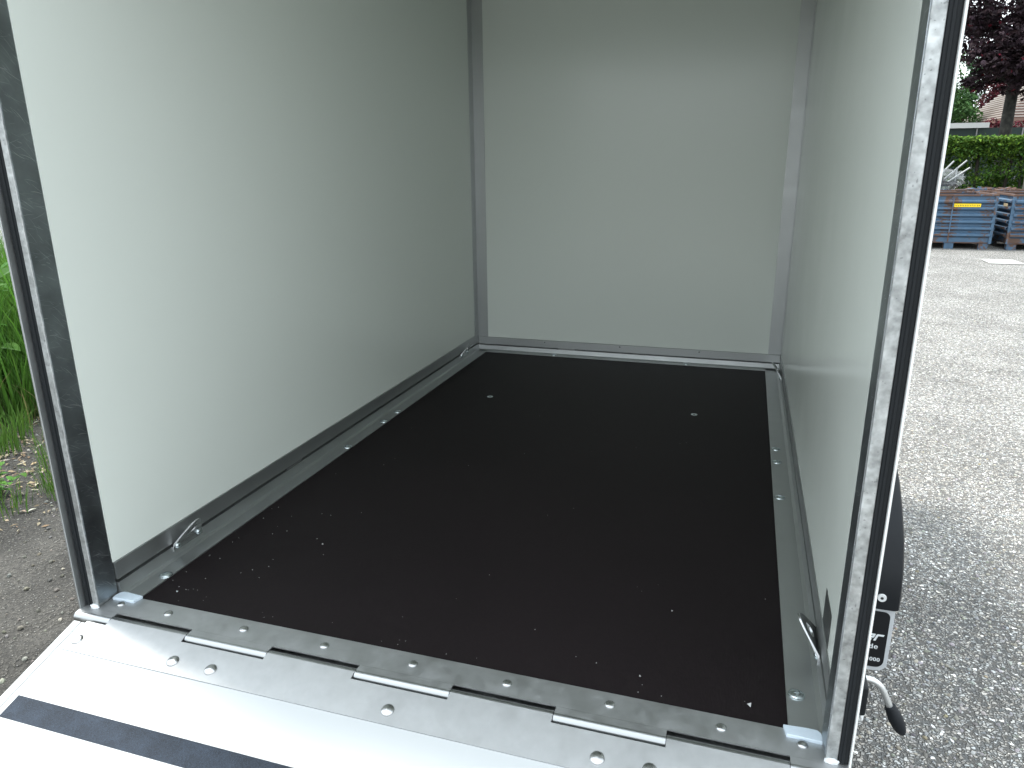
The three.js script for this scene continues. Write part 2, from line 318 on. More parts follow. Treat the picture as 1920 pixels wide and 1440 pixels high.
// small dark sticker low on the right wall
part('sticker', box(XR - 0.0009, XR - 0.0002, Y(0.090), Y(0.159), -0.222, -0.126), M.sticker, T, 'small dark rectangular sticker low on the right wall');

// rear frame posts with weather seal and outer flange
for (const s of [-1, 1]) {
  const b = (x0, x1, y0, y1, z0, z1, r) => s > 0 ? box(x0, x1, y0, y1, z0, z1, r) : box(-x1, -x0, y0, y1, z0, z1, r);
  const i0 = s > 0 ? 0.7552 : 0.7602, i1 = s > 0 ? 0.7738 : 0.7757, i2 = s > 0 ? 0.7902 : 0.7965, i3 = s > 0 ? 0.7936 : 0.8012;
  const po = part('rear_post', b(i0, i1, Y(0.004), TOP, 0.003, 0.0578, 0.0022), M.zinc, T);
  part('inner_plate', b(i0 - 0.0014, i0 - 0.0001, Y(0.012), TOP, 0.0035, 0.0545), M.post, po, 'dark scratched inner face of the post');
  part('rubber_seal', [b(i1 + 0.0003, i2, Y(0.004), TOP, 0.01, 0.0585, 0.003), b(i1 + 0.005, i1 + 0.0095, Y(0.006), TOP, 0.055, 0.0610, 0.0015)], M.rubber, po);
  part('outer_flange', b(i2 + 0.0002, i3, Y(-0.006), TOP + 0.03, 0.0012, s > 0 ? 0.0645 : 0.072, 0.0012), s > 0 ? M.skin : M.alu, po);
  part('sealant', lump(s * (i0 + i1) / 2, Y(0.006), 0.0595, 0.012, 0.006, 0.005), M.weld, po, 'white dab of sealant at the foot of the post');
}
part('rear_header', box(-0.7535, 0.7535, TOP - 0.06, TOP - 0.0005, 0.004, 0.056), M.zinc, T);
function lump(x, y, z, a, b, c) { const g = new THREE.IcosahedronGeometry(1, 3), p = g.attributes.position; for (let i = 0; i < p.count; i++) { const v = V(p.getX(i), p.getY(i), p.getZ(i)), k = 1 + 0.25 * noise.noise(v.x * 2 + x * 40, v.y * 2, v.z * 2); p.setXYZ(i, x + v.x * a * k, y + v.y * b * k, z + v.z * c * k); } g.computeVertexNormals(); return g; }
// sealant pads where the side profiles meet the hinge
for (const s of [-1, 1]) {
  const sh = new THREE.Shape(); sh.moveTo(-0.028, -0.012); sh.lineTo(0.027, -0.010); sh.lineTo(0.031, 0.010); sh.quadraticCurveTo(0.0, 0.013, -0.021, 0.0125); sh.quadraticCurveTo(-0.032, 0.008, -0.028, -0.012);
  const g = new THREE.ExtrudeGeometry(sh, { depth: 0.0032, bevelEnabled: true, bevelSize: 0.0015, bevelThickness: 0.0022, bevelSegments: 3, steps: 1, curveSegments: 10 });
  g.rotateX(-Math.PI / 2); g.scale(-s, 1, 1); g.translate(s * 0.7245, Y(0.0048), 0.010); const u = s > 0 ? flipIfNeeded(uvm(g)) : uvm(g); u.computeVertexNormals();
  part('sealant_pad', u, M.silicone, T);
}

// ---- hinge: fixed leaf
const HZ = 0.080, HY = -0.0092, HR = 0.0126;
const fixedK = [[-0.797, -0.7008], [-0.4992, -0.3008], [-0.0992, 0.0992], [0.3008, 0.4992], [0.7008, 0.797]], rampK = [[-0.6996, -0.5004], [-0.2996, -0.1004], [0.1004, 0.2996], [0.5004, 0.6996]];
{
  const g = [box(-0.7945, 0.7945, Y(0.0008), Y(0.0034), 0.0005, 0.0632)];
  for (const [a, b] of fixedK) g.push(box(a, b, Y(0.0008), Y(0.0034), 0.0634, HZ));
  const leaf = part('hinge_leaf', g, M.sheet, T);
  for (const [a, b] of fixedK) part('knuckle', knuckle(a, b, -0.12, 4.5), M.barrel, leaf);
  const rv = dome(0.0098, 0.0044, 22); for (const x of [-0.722, -0.592, -0.395, -0.199, 0, 0.196, 0.393, 0.589, 0.722]) put(rv, x, Y(0.0036), 0.031, M.rivet, leaf, 'rivet');
  part('hinge_pin', cylX(-0.799, 0.799, Y(HY), HZ, 0.0055, 16), M.steel, leaf);
}
function knuckle(a, b, t0, t1) { // curled sheet: outer radius HR, thickness 3 mm; angle 0 points up, grows towards +z
  const n = 26, o = [], r2 = HR - 0.003, pts = [];
  for (let i = 0; i <= n; i++) { const t = t0 + (t1 - t0) * i / n; pts.push([HZ + HR * Math.sin(t), Y(HY) + HR * Math.cos(t)]); }
  for (let i = n; i >= 0; i--) { const t = t0 + (t1 - t0) * i / n; pts.push([HZ + r2 * Math.sin(t), Y(HY) + r2 * Math.cos(t)]); }
  const s = new THREE.Shape(pts.map(p => new THREE.Vector2(-p[0], p[1]))); const g = new THREE.ExtrudeGeometry(s, { depth: b - a, bevelEnabled: false });
  g.rotateY(Math.PI / 2); g.translate(a, 0, 0); // shape x -> -z ; -(-z)=z
  return smooth(g);
}
function smooth(g) { const q = g.clone(); q.deleteAttribute('uv'); q.deleteAttribute('normal'); const m = mergeVertices(q, 1e-6); return uvm(creased(m)); }
function creased(m) { // soft normals below 35 degrees
  const ni = m.toNonIndexed(), p = ni.attributes.position, map = new Map(), fn = [], N = new Float32Array(p.count * 3), a = V(0, 0, 0), b = V(0, 0, 0), c = V(0, 0, 0);
  for (let i = 0; i < p.count; i += 3) { a.fromBufferAttribute(p, i); b.fromBufferAttribute(p, i + 1); c.fromBufferAttribute(p, i + 2); const n = b.clone().sub(a).cross(c.clone().sub(a)).normalize(); fn.push(n);
    for (let k = 0; k < 3; k++) { const key = [p.getX(i + k), p.getY(i + k), p.getZ(i + k)].map(x => Math.round(x * 1e5)).join(); if (!map.has(key)) map.set(key, []); map.get(key).push(n); } }
  for (let i = 0; i < p.count; i++) { const n = fn[Math.floor(i / 3)], s = V(0, 0, 0); for (const o of map.get([p.getX(i), p.getY(i), p.getZ(i)].map(x => Math.round(x * 1e5)).join())) if (o.dot(n) > 0.8) s.add(o); s.normalize(); N.set([s.x, s.y, s.z], i * 3); }
  ni.setAttribute('normal', new THREE.BufferAttribute(N, 3)); return ni;
}
// ---- ramp, hinged at the barrel and resting on the yard
const SL = 16 * Math.PI / 180;
{
  const R = new THREE.Group(); R.name = 'ramp'; R.position.set(0, Y(HY), HZ); R.rotation.x = SL; T.add(R); R.userData.label = 'lowered white ramp with dark grip strip';
  const q = HR - 0.0002, LEN = 1.86; // local: y up from the axis, z along the ramp
  part('ramp_panel', box(-0.7645, 0.7645, q - 0.034, q - 0.0028, 0.019, LEN, 0.002), M.ramp, R);
  for (const s of [-1, 1]) part('edge_trim', s > 0 ? box(0.7655, 0.7855, q - 0.036, q - 0.0016, 0.019, LEN, 0.003) : box(-0.7855, -0.7655, q - 0.036, q - 0.0016, 0.019, LEN, 0.003), M.ramp, R);
  const g = [box(-0.7500, 0.7500, q - 0.0026, q, 0.0165, 0.0895)]; for (const [a, b] of rampK) g.push(box(a, b, q - 0.0026, q, 0, 0.0165));
  part('ramp_leaf', g, M.sheet, R);
  for (const [a, b] of rampK) { const k = knuckle(a, b, -4.4, 0.02); k.translate(0, -Y(HY), -HZ); part('ramp_knuckle', k, M.barrel, R); }
  const rv = dome(0.0128, 0.0056, 24); for (const x of [-0.733, -0.484, -0.392, 0, 0.392, 0.480, 0.733]) { const m = put(rv, x, q + 0.0002, 0.0625, M.rivet, R, 'ramp_rivet'); }
  for (const z of [0.2015, 0.60, 1.0, 1.4]) part('grip_strip', box(-0.748, 0.748, q - 0.0026, q - 0.0014, z, z + 0.047), M.grit, R);
}
// ---- running gear on the right and left
for (const s of [-1, 1]) {
  const out = [[-0.243, -0.845], [-0.19, -0.849], [-0.139, -0.862], [-0.095, -0.884], [-0.052, -0.913], [0.0, -0.975], [0.040, -1.035], [0.072, -1.10], [0.088, -1.17], [0.092, -1.24]];
  const ax = -1.24; const full = out.concat(out.slice(0, -1).reverse().map(([y, z]) => [y, 2 * ax - z]));
  const cv = new THREE.CatmullRomCurve3(full.map(([y, z]) => V(0, y, z)), false, 'centripetal').getPoints(64);
  const x0 = 0.803, x1 = 1.05, sh = [[x0, 0], [x1 - 0.016, 0], [x1 - 0.005, -0.004], [x1, -0.014], [x1, -0.05], [x1 - 0.004, -0.05], [x1 - 0.004, -0.016], [x1 - 0.018, -0.005], [x0, -0.005]]; // cross-section (x, inward)
  const pos = [], idx = [], m = sh.length;
  cv.forEach((p, i) => { const a = cv[Math.max(0, i - 1)], b = cv[Math.min(cv.length - 1, i + 1)]; let ty = b.y - a.y, tz = b.z - a.z; const l = Math.hypot(ty, tz); ty /= l; tz /= l; const ny = -tz, nz = ty; for (const [x, d] of sh) pos.push(s * x, Y(p.y + ny * d), p.z + nz * d); });
  for (let i = 0; i < cv.length - 1; i++) for (let k = 0; k < m; k++) { const a = i * m + k, b = i * m + (k + 1) % m, c = a + m, d = b + m; if (s > 0) idx.push(a, b, c, b, d, c); else idx.push(a, c, b, b, c, d); }
  for (const [o, f] of [[0, s], [(cv.length - 1) * m, -s]]) for (let k = 1; k < m - 1; k++) f > 0 ? idx.push(o, o + k + 1, o + k) : idx.push(o, o + k, o + k + 1);
  const g = new THREE.BufferGeometry(); g.setAttribute('position', new THREE.Float32BufferAttribute(pos, 3)); g.setIndex(idx);
  const mg = part('mudguard', uvm(creased(g)), M.plastic, T);
  const r1 = new THREE.CylinderGeometry(0.011, 0.012, 0.004, 20), r2 = new THREE.CylinderGeometry(0.004, 0.004, 0.0052, 12);
  for (const q of [r1, r2]) { q.rotateX(Math.PI / 2 - 0.02); q.translate(s * 1.000, Y(-0.207), -0.8445); }
  const w = part('fixing_washer', r1, M.white, mg); part('fixing_rivet', r2, M.dark, mg);
  // flap hanging below the guard: grey border, black face, print
  const fl = new THREE.Shape(); rrect(fl, 0.808, -0.448, 1.040, -0.246, 0.034, 0.008);
  const fg = new THREE.ExtrudeGeometry(fl, { depth: 0.006, bevelEnabled: true, bevelSize: 0.001, bevelThickness: 0.001, bevelSegments: 2, curveSegments: 10 }); fg.scale(1, 1, 1); fg.translate(0, Y(0), -0.862); if (s < 0) fg.scale(-1, 1, 1);
  const fm = part('mud_flap', s < 0 ? flipIfNeeded(uvm(fg)) : uvm(fg), std({ color: lin(0.56, 0.58, 0.60), roughness: 0.5 }), T, 'mud flap with pale border and white lettering on black');
  const inn = new THREE.Shape(); rrect(inn, 0.820, -0.436, 1.0305, -0.255, 0.026, 0.020); const ig = new THREE.ShapeGeometry(inn, 10);
  const p = ig.attributes.position, u = ig.attributes.uv; for (let i = 0; i < p.count; i++) u.setXY(i, (p.getX(i) - 0.820) / 0.2105, (p.getY(i) + 0.436) / 0.181);
  ig.translate(0, Y(0), -0.8535); if (s < 0) { ig.translate(-1.8505, 0, 0); }
  part('printed_face', ig, flapMat(), fm);
  // wheel
  const wh = new THREE.Group(); wh.name = 'wheel'; wh.position.set(s * 0.922, 0.287, ax); T.add(wh);
  const tp = []; for (const [r, h] of [[0.175, -0.075], [0.20, -0.088], [0.255, -0.088], [0.278, -0.07], [0.287, -0.05], [0.287, 0.05], [0.278, 0.07], [0.255, 0.088], [0.20, 0.088], [0.175, 0.075]]) tp.push(new THREE.Vector2(r, h));
  const ty = new THREE.LatheGeometry(tp, 48); ty.rotateZ(Math.PI / 2); part('tyre', ty, M.rubber, wh);
  const ri = new THREE.LatheGeometry([[0.0001, 0.02], [0.06, 0.02], [0.075, 0.035], [0.12, 0.03], [0.15, 0.05], [0.17, 0.05], [0.176, 0.075], [0.176, -0.075], [0.16, -0.06], [0.0001, -0.05]].map(a => new THREE.Vector2(...a)), 40); ri.rotateZ(-s * Math.PI / 2); part('rim', ri, M.crank, wh);
}
function rrect(s, x0, y0, x1, y1, r, rt) { s.moveTo(x0 + r, y0); s.lineTo(x1 - r, y0); s.quadraticCurveTo(x1, y0, x1, y0 + r); s.lineTo(x1, y1 - rt); s.quadraticCurveTo(x1, y1, x1 - rt, y1); s.lineTo(x0 + rt, y1); s.quadraticCurveTo(x0, y1, x0, y1 - rt); s.lineTo(x0, y0 + r); s.quadraticCurveTo(x0, y0, x0 + r, y0); }
function flapMat() {
  if (M.flap) return M.flap; const c = document.createElement('canvas'); c.width = 800; c.height = 716; const x = c.getContext('2d');
  x.fillStyle = '#0b0d12'; x.fillRect(0, 0, 800, 716); x.fillStyle = '#e6eaec'; x.textBaseline = 'alphabetic'; x.textAlign = 'right';
  // 'er' in wide slanted block letters, drawn as strokes
  x.strokeStyle = '#e6eaec'; x.lineWidth = 24; x.lineJoin = 'round'; x.lineCap = 'butt';
  x.save(); x.transform(1, 0, -0.35, 1, 0, 0); const by = 365, k = 0.35 * by;
  const E = 590 + k; x.beginPath(); x.moveTo(E, by - 32); x.lineTo(E + 62, by - 32); x.lineTo(E + 62, by - 64); x.lineTo(E, by - 64); x.lineTo(E, by); x.lineTo(E + 62, by); x.stroke();
  const Q = 684 + k; x.beginPath(); x.moveTo(Q, by + 12); x.lineTo(Q, by - 64); x.lineTo(Q + 62, by - 64); x.stroke(); x.restore();
  x.font = 'bold 80px sans-serif'; x.fillText('.de', 728, 481); x.font = 'bold 64px sans-serif'; x.fillText('91000', 764, 640);
  const t = new THREE.CanvasTexture(c); t.colorSpace = THREE.SRGBColorSpace; t.anisotropy = 8; M.flap = std({ map: t, roughness: 0.4 }); return M.flap;
}
// chassis under the floor
part('chassis_rail', [box(-0.62, -0.56, Y(-0.14), Y(-0.0205), ZB + 0.06, -0.02), box(0.56, 0.62, Y(-0.14), Y(-0.0205), ZB + 0.06, -0.02)], M.zinc, T);
part('rear_cross_member', box(-0.79, 0.79, Y(-0.12), Y(-0.0205), 0.002, 0.062), M.zinc, T);
part('axle', [box(-0.83, 0.83, 0.26, 0.315, -1.27, -1.21), box(-0.6, -0.57, 0.3, Y(-0.14), -1.27, -1.21), box(0.57, 0.6, 0.3, Y(-0.14), -1.27, -1.21)], M.zinc, T);
part('drawbar', [tube([[-0.5, Y(-0.1), -2.2], [-0.06, Y(-0.1), -3.4]], 0.04, 4, 8), tube([[0.5, Y(-0.1), -2.2], [0.06, Y(-0.1), -3.4]], 0.04, 4, 8), box(-0.06, 0.06, Y(-0.14), Y(-0.05), -3.75, -3.35, 0.01), box(-0.03, 0.03, 0.02, Y(-0.1), -3.3, -3.24, 0.005)], M.zinc, T);
{ // corner steady with its crank
  const leg = part('corner_steady', [box(0.66, 0.71, 0.10, Y(-0.06), -0.43, -0.37, 0.004), box(0.63, 0.74, 0.085, 0.10, -0.46, -0.34, 0.003)], M.zinc, T);
  const cr = part('crank_handle', smooth(tube([[0.66, Y(-0.150), -0.40], [0.80, Y(-0.1525), -0.40], [0.885, Y(-0.1535), -0.40], [0.912, Y(-0.1570), -0.40], [0.928, Y(-0.170), -0.40], [0.942, Y(-0.197), -0.40], [0.960, Y(-0.236), -0.40]], 0.0072, 50, 14)), M.crank, T);
  const gp = []; for (const [r, h] of [[0.0001, 0], [0.010, 0], [0.0122, 0.004], [0.0150, 0.024], [0.0155, 0.038], [0.0135, 0.056], [0.0095, 0.070], [0.0045, 0.0765], [0.0001, 0.078]]) gp.push(new THREE.Vector2(r, h));
  const gg = new THREE.LatheGeometry(new THREE.SplineCurve(gp).getPoints(40).map(p => new THREE.Vector2(Math.max(1e-5, p.x), p.y)), 24); gg.rotateX(Math.PI); gg.rotateZ(0.47); gg.translate(0.951, Y(-0.214), -0.40); part('grip', gg, M.grip, cr, 'black plastic grip of the crank');
  // side marker lamp on its rubber arm
  const lam = part('marker_lamp', [box(0.8018, 0.838, Y(-0.060), Y(-0.040), -0.23, -0.20, 0.004), box(0.836, 0.858, Y(-0.088), Y(-0.022), -0.245, -0.185, 0.005)], M.rubber, T);
  part('lens', lump(0.852, Y(-0.097), -0.213, 0.010, 0.018, 0.02), M.white, lam);
}

// ---------------------------------------------------------------- verge plants on the left
const leafMat = (r, g, b, t = 0.35) => new THREE.MeshPhysicalMaterial({ color: lin(r, g, b), roughness: 0.85, specularIntensity: 0.25, transmission: t, thickness: 0, side: THREE.DoubleSide, vertexColors: true });
function blade(out, x, y, z, h, w, az, bend, col, seg = 5) { // curved grass blade, width tapers
  const dx = Math.cos(az), dz = Math.sin(az), sx = -dz, sz = dx; let px = x, py = y, pz = z, a = rr(0.02, 0.18);
  const L = [], R = []; for (let i = 0; i <= seg; i++) {
    const t = i / seg, ww = w * (t < 0.25 ? 0.55 + 1.8 * t : 1) * Math.pow(1 - t, 0.75) * 0.5 + 0.0004; L.push([px - sx * ww, py, pz - sz * ww]); R.push([px + sx * ww, py, pz + sz * ww]);
    const st = h / seg; px += dx * Math.sin(a) * st; pz += dz * Math.sin(a) * st; py += Math.cos(a) * st; a += bend / seg * (0.4 + 1.2 * t);
  }
  for (let i = 0; i < seg; i++) for (const q of [L[i], R[i], L[i + 1], R[i], R[i + 1], L[i + 1]]) { out.p.push(...q); out.c.push(...col); }
}
function build(out) { const g = new THREE.BufferGeometry(); g.setAttribute('position', new THREE.Float32BufferAttribute(out.p, 3)); g.setAttribute('color', new THREE.Float32BufferAttribute(out.c, 3)); g.computeVertexNormals(); return g; }
const tint = (r, g, b, v) => { const k = 1 + rr(-v, v); return [r * k * rr(0.9, 1.1), g * k, b * k * rr(0.85, 1.15)]; };
M.grass = leafMat(1, 1, 1);
const stuff = (name, geo, mat, label, category) => { const m = new THREE.Mesh(geo, mat); m.name = numbered(name); m.userData = { label, category, kind: 'stuff' }; scene.add(m); return m; };
const gEdge = z => -3.35 + 0.22 * noise.noise(z * 1.1, 5, 2) + 0.12 * z * 0;
{ // tall reed-like grass
  const o = { p: [], c: [] };
  for (let k = 0; k < 13500; k++) {
    const z = rnd() < 0.6 ? rr(-4.2, -1.2) : rr(-6.5, 0.6), x = gEdge(z) - Math.pow(rnd(), 1.25) * 2.8; const d = gEdge(z) - x, h = rr(0.45, 1.05) * (0.55 + 0.45 * Math.min(1, d / 0.35)) * (rnd() < 0.3 ? 0.6 : 1.08), wide = rnd() < 0.4;
    blade(o, x, soilY(x, z) - 0.01, z, h, wide ? rr(0.014, 0.026) : rr(0.004, 0.010), rr(0, 6.283), rr(0.3, 1.5), tint(0.085, 0.20, 0.028, 0.45));
  }
  for (let k = 0; k < 700; k++) { const z = rr(-6, 0.5), x = gEdge(z) + rr(-0.3, 0.1); blade(o, x, soilY(x, z) - 0.01, z, rr(0.15, 0.4), rr(0.004, 0.009), rr(0, 6.283), rr(0.8, 2.0), tint(0.22, 0.18, 0.085, 0.3)); }
  stuff('tall_grass', build(o), M.grass, 'tall green reed grass beside the left of the trailer', 'grass');
}
{ // short grass tufts on the litter
  const o = { p: [], c: [] };
  for (let c = 0; c < 85; c++) {
    const z = rr(-3.2, 0.2), cx = -2.35 - rnd() * 1.0 - 0.1 * z * 0; const n = 14 + rnd() * 34, R = rr(0.05, 0.14);
    for (let k = 0; k < n; k++) { const a = rr(0, 6.28), r = R * Math.sqrt(rnd()), x = cx + r * Math.cos(a), zz = z + r * Math.sin(a); blade(o, x, soilY(x, zz) - 0.004, zz, rr(0.05, 0.22), rr(0.003, 0.006), a + rr(-0.7, 0.7), rr(0.5, 1.8), tint(0.085, 0.175, 0.03, 0.4), 4); }
  }
  stuff('short_grass', build(o), M.grass, 'short loose grass tufts growing through the leaf litter', 'grass');
}
function leafGeo(o, c, dir, up, L, W, col, fold = 0.25, pts = 5) { // pointed leaf, folded along the rib
  const side = new THREE.Vector3().crossVectors(dir, up).normalize(), nn = new THREE.Vector3().crossVectors(side, dir).normalize();
  const rib = [], lf = [], rt = []; for (let i = 0; i <= pts; i++) { const t = i / pts, w = W * 0.5 * Math.sin(Math.PI * Math.pow(t, 0.8)) , q = c.clone().addScaledVector(dir, L * t).addScaledVector(nn, -L * 0.25 * t * t); rib.push(q); lf.push(q.clone().addScaledVector(side, -w).addScaledVector(nn, w * fold)); rt.push(q.clone().addScaledVector(side, w).addScaledVector(nn, w * fold)); }
  const tri = (a, b, d) => { for (const q of [a, b, d]) { o.p.push(q.x, q.y, q.z); o.c.push(...col); } };
  for (let i = 0; i < pts; i++) { tri(rib[i], lf[i + 1], lf[i]); tri(rib[i], rib[i + 1], lf[i + 1]); tri(rib[i], rt[i], rt[i + 1]); tri(rib[i], rt[i + 1], rib[i + 1]); }
}
// broad-leaved weeds, each a plant of its own
const weedSpots = [[-3.62, -1.95, 0.85, 'leafy green weed at the left edge, taller than the reed grass around it'], [-3.78, -2.35, 0.95, 'broad-leaved weed deep in the reed grass by the trailer post'], [-3.48, -1.55, 0.55, 'low broad-leaved weed at the front edge of the reed grass'], [-3.9, -1.7, 1.0, 'tall broad-leaved weed furthest back in the reed grass'], [-2.62, -1.08, 0.15, 'low bushy green weed on bare soil beside the left post'], [-2.3, -0.72, 0.10, 'small seedling with yellow-green leaves on bare dark soil']];
weedSpots.forEach(([x, z, h, label], i) => {
  const w = thing('weed_plant', label, 'plant', [x, soilY(x, z), z], 'broad-leaved weeds on the verge'); const o = { p: [], c: [] }, n = i < 4 ? 26 : i === 4 ? 90 : 16, low = i > 3;
  const stems = [];
  const ns = low ? 7 : 3; for (let s = 0; s < ns; s++) { const a = rr(0, 6.28), lean = low ? rr(0.5, 1.1) : rr(0.05, 0.22), top = V(Math.cos(a) * Math.sin(lean) * h, Math.cos(lean) * h, Math.sin(a) * Math.sin(lean) * h); stems.push(top); }
  part('stem', stems.map(t => tube([[0, -0.01, 0], [t.x * 0.4, t.y * 0.55, t.z * 0.4], [t.x, t.y, t.z]], low ? 0.0015 : 0.003, 6, 5)), std({ color: lin(0.08, 0.16, 0.04), roughness: 0.7 }), w);
  for (let k = 0; k < n; k++) { const t = stems[k % ns], f = rr(0.25, 1), c = V(t.x * Math.pow(f, 1.3), t.y * f, t.z * Math.pow(f, 1.3)), a = rr(0, 6.28), el = rr(-0.3, 0.7), d = V(Math.cos(a) * Math.cos(el), Math.sin(el), Math.sin(a) * Math.cos(el)); const L = low ? rr(0.025, 0.05) : rr(0.09, 0.19); leafGeo(o, c, d, V(0, 1, 0), L, L * rr(0.5, 0.75), tint(0.07, 0.18, 0.028, 0.35)); }
  part('leaves', build(o), M.grass, w);
});
{ // dry leaf litter and wood chips
  const o = { p: [], c: [] };
  for (let k = 0; k < 9500; k++) {
    const z = rr(-5, 0.4), x = -2.15 - Math.pow(rnd(), 0.8) * 1.7 + 0.25 * noise.noise(z, 2, 6), y = soilY(x, z) + rr(0.002, 0.014), a = rr(0, 6.28), L = rr(0.012, 0.042), W = L * rr(0.15, 0.6); if (x > -2.5 && rnd() < 0.6) continue;
    const light = rnd(), col = light < 0.55 ? tint(0.28, 0.23, 0.15, 0.4) : light < 0.9 ? tint(0.12, 0.085, 0.05, 0.4) : tint(0.40, 0.38, 0.33, 0.2);
    leafGeo(o, V(x, y, z), V(Math.cos(a), rr(-0.25, 0.4), Math.sin(a)).normalize(), V(rr(-0.4, 0.4), 1, rr(-0.4, 0.4)).normalize(), L, W, col, rr(-0.2, 0.5), 2);
  }
  stuff('leaf_litter', build(o), std({ vertexColors: true, roughness: 0.85, side: THREE.DoubleSide }), 'dry pale leaf litter under the tall grass', 'litter');
}
function stoneGeo(s) { const g = new THREE.IcosahedronGeometry(1, 1), p = g.attributes.position; for (let i = 0; i < p.count; i++) { const v = V(p.getX(i), p.getY(i), p.getZ(i)); const k = 0.8 + 0.35 * noise.noise(v.x * 1.4 + s, v.y * 1.4, v.z * 1.4); p.setXYZ(i, v.x * k, v.y * k * 0.62, v.z * k * 0.8); } return creased(mergeVertices((g.deleteAttribute('uv'), g.deleteAttribute('normal'), g), 1e-5)); }
function pebbles(name, label, n, place, mat) {
  const m = new THREE.InstancedMesh(stoneGeo(n), mat, n), q = new THREE.Object3D(); m.name = name; m.userData = { label, category: 'gravel', kind: 'stuff' };
  for (let k = 0; k < n; k++) { const [x, y, z, r, c] = place(); q.position.set(x, y, z); q.rotation.set(rr(-0.4, 0.4), rr(0, 6.28), rr(-0.4, 0.4)); q.scale.set(r, r, r); q.updateMatrix(); m.setMatrixAt(k, q.matrix); m.setColorAt(k, lin(...c)); }
  scene.add(m);
}
M.stone = std({ color: 0xffffff, roughness: 0.85 });
pebbles('gravel', 'loose pale pebbles scattered over the bare soil', 9000, () => { const z = rr(-4, 1.6), x = soilEdge(z) - 0.03 - Math.pow(rnd(), 1.1) * 2.4, r = 0.002 + 0.012 * Math.pow(rnd(), 4.5); return [x, soilY(x, z) + r * 0.25, z, r, rnd() < 0.25 ? tint(0.25, 0.24, 0.22, 0.4) : tint(0.13, 0.122, 0.105, 0.45)]; }, M.stone);
pebbles('asphalt_chippings', 'pale stone chippings standing proud in the asphalt', 16000, () => { const t = Math.pow(rnd(), 1.6), z = 0.2 - 7.2 * t, x = rr(0.8, 1.0 + 0.32 * (1.6 - z) + 0.5), r = 0.0032 + 0.0065 * Math.pow(rnd(), 3); return [x, r * 0.05, z, r, rnd() < 0.02 ? tint(0.30, 0.25, 0.18, 0.2) : tint(0.27, 0.264, 0.25, 0.55)]; }, M.stone);

// ---------------------------------------------------------------- far side of the yard
// steel stacking crates
const rustTex = (s, k) => tex(512, (u, v) => {
  const f = fbm(u, v, 6, 6, s), g = fbm(u, v, 40, 3, s + 9), d = fbm(u, v, 14, 4, s + 20); const r = Math.min(1, Math.max(0, (f + 0.35 * (g - 0.5) - k) * 9));
  const b = 0.75 + 0.5 * d, bl = [0.055 * b, 0.115 * b, 0.19 * b], ru = [0.10 * b, 0.052 * b, 0.034 * b]; return [0, 1, 2].map(i => s2(bl[i] + (ru[i] - bl[i]) * r));
}, true, 0.7);
M.crate = [0, 1].map(i => std({ map: rustTex(300 + i * 50, 0.545 - 0.005 * i), roughness: 0.6 }));
M.rust = std({ map: rustTex(420, 0.34), roughness: 0.85 });
M.label = (() => { const c = document.createElement('canvas'); c.width = 512; c.height = 64; const x = c.getContext('2d'); x.fillStyle = '#e9c81c'; x.fillRect(0, 0, 512, 64); x.fillStyle = '#5a4c18'; const q = seed; seed = 5; for (let k = 0; k < 15; k++) { const a = 12 + k * 33; x.fillRect(a, 16 + rnd() * 12, 9 + rnd() * 6, 30 - rnd() * 8); if (rnd() < 0.6) x.fillRect(a, 20 + rnd() * 22, 22, 7); } seed = q; const t = new THREE.CanvasTexture(c); t.colorSpace = THREE.SRGBColorSpace; return std({ map: t, roughness: 0.6 }); })();
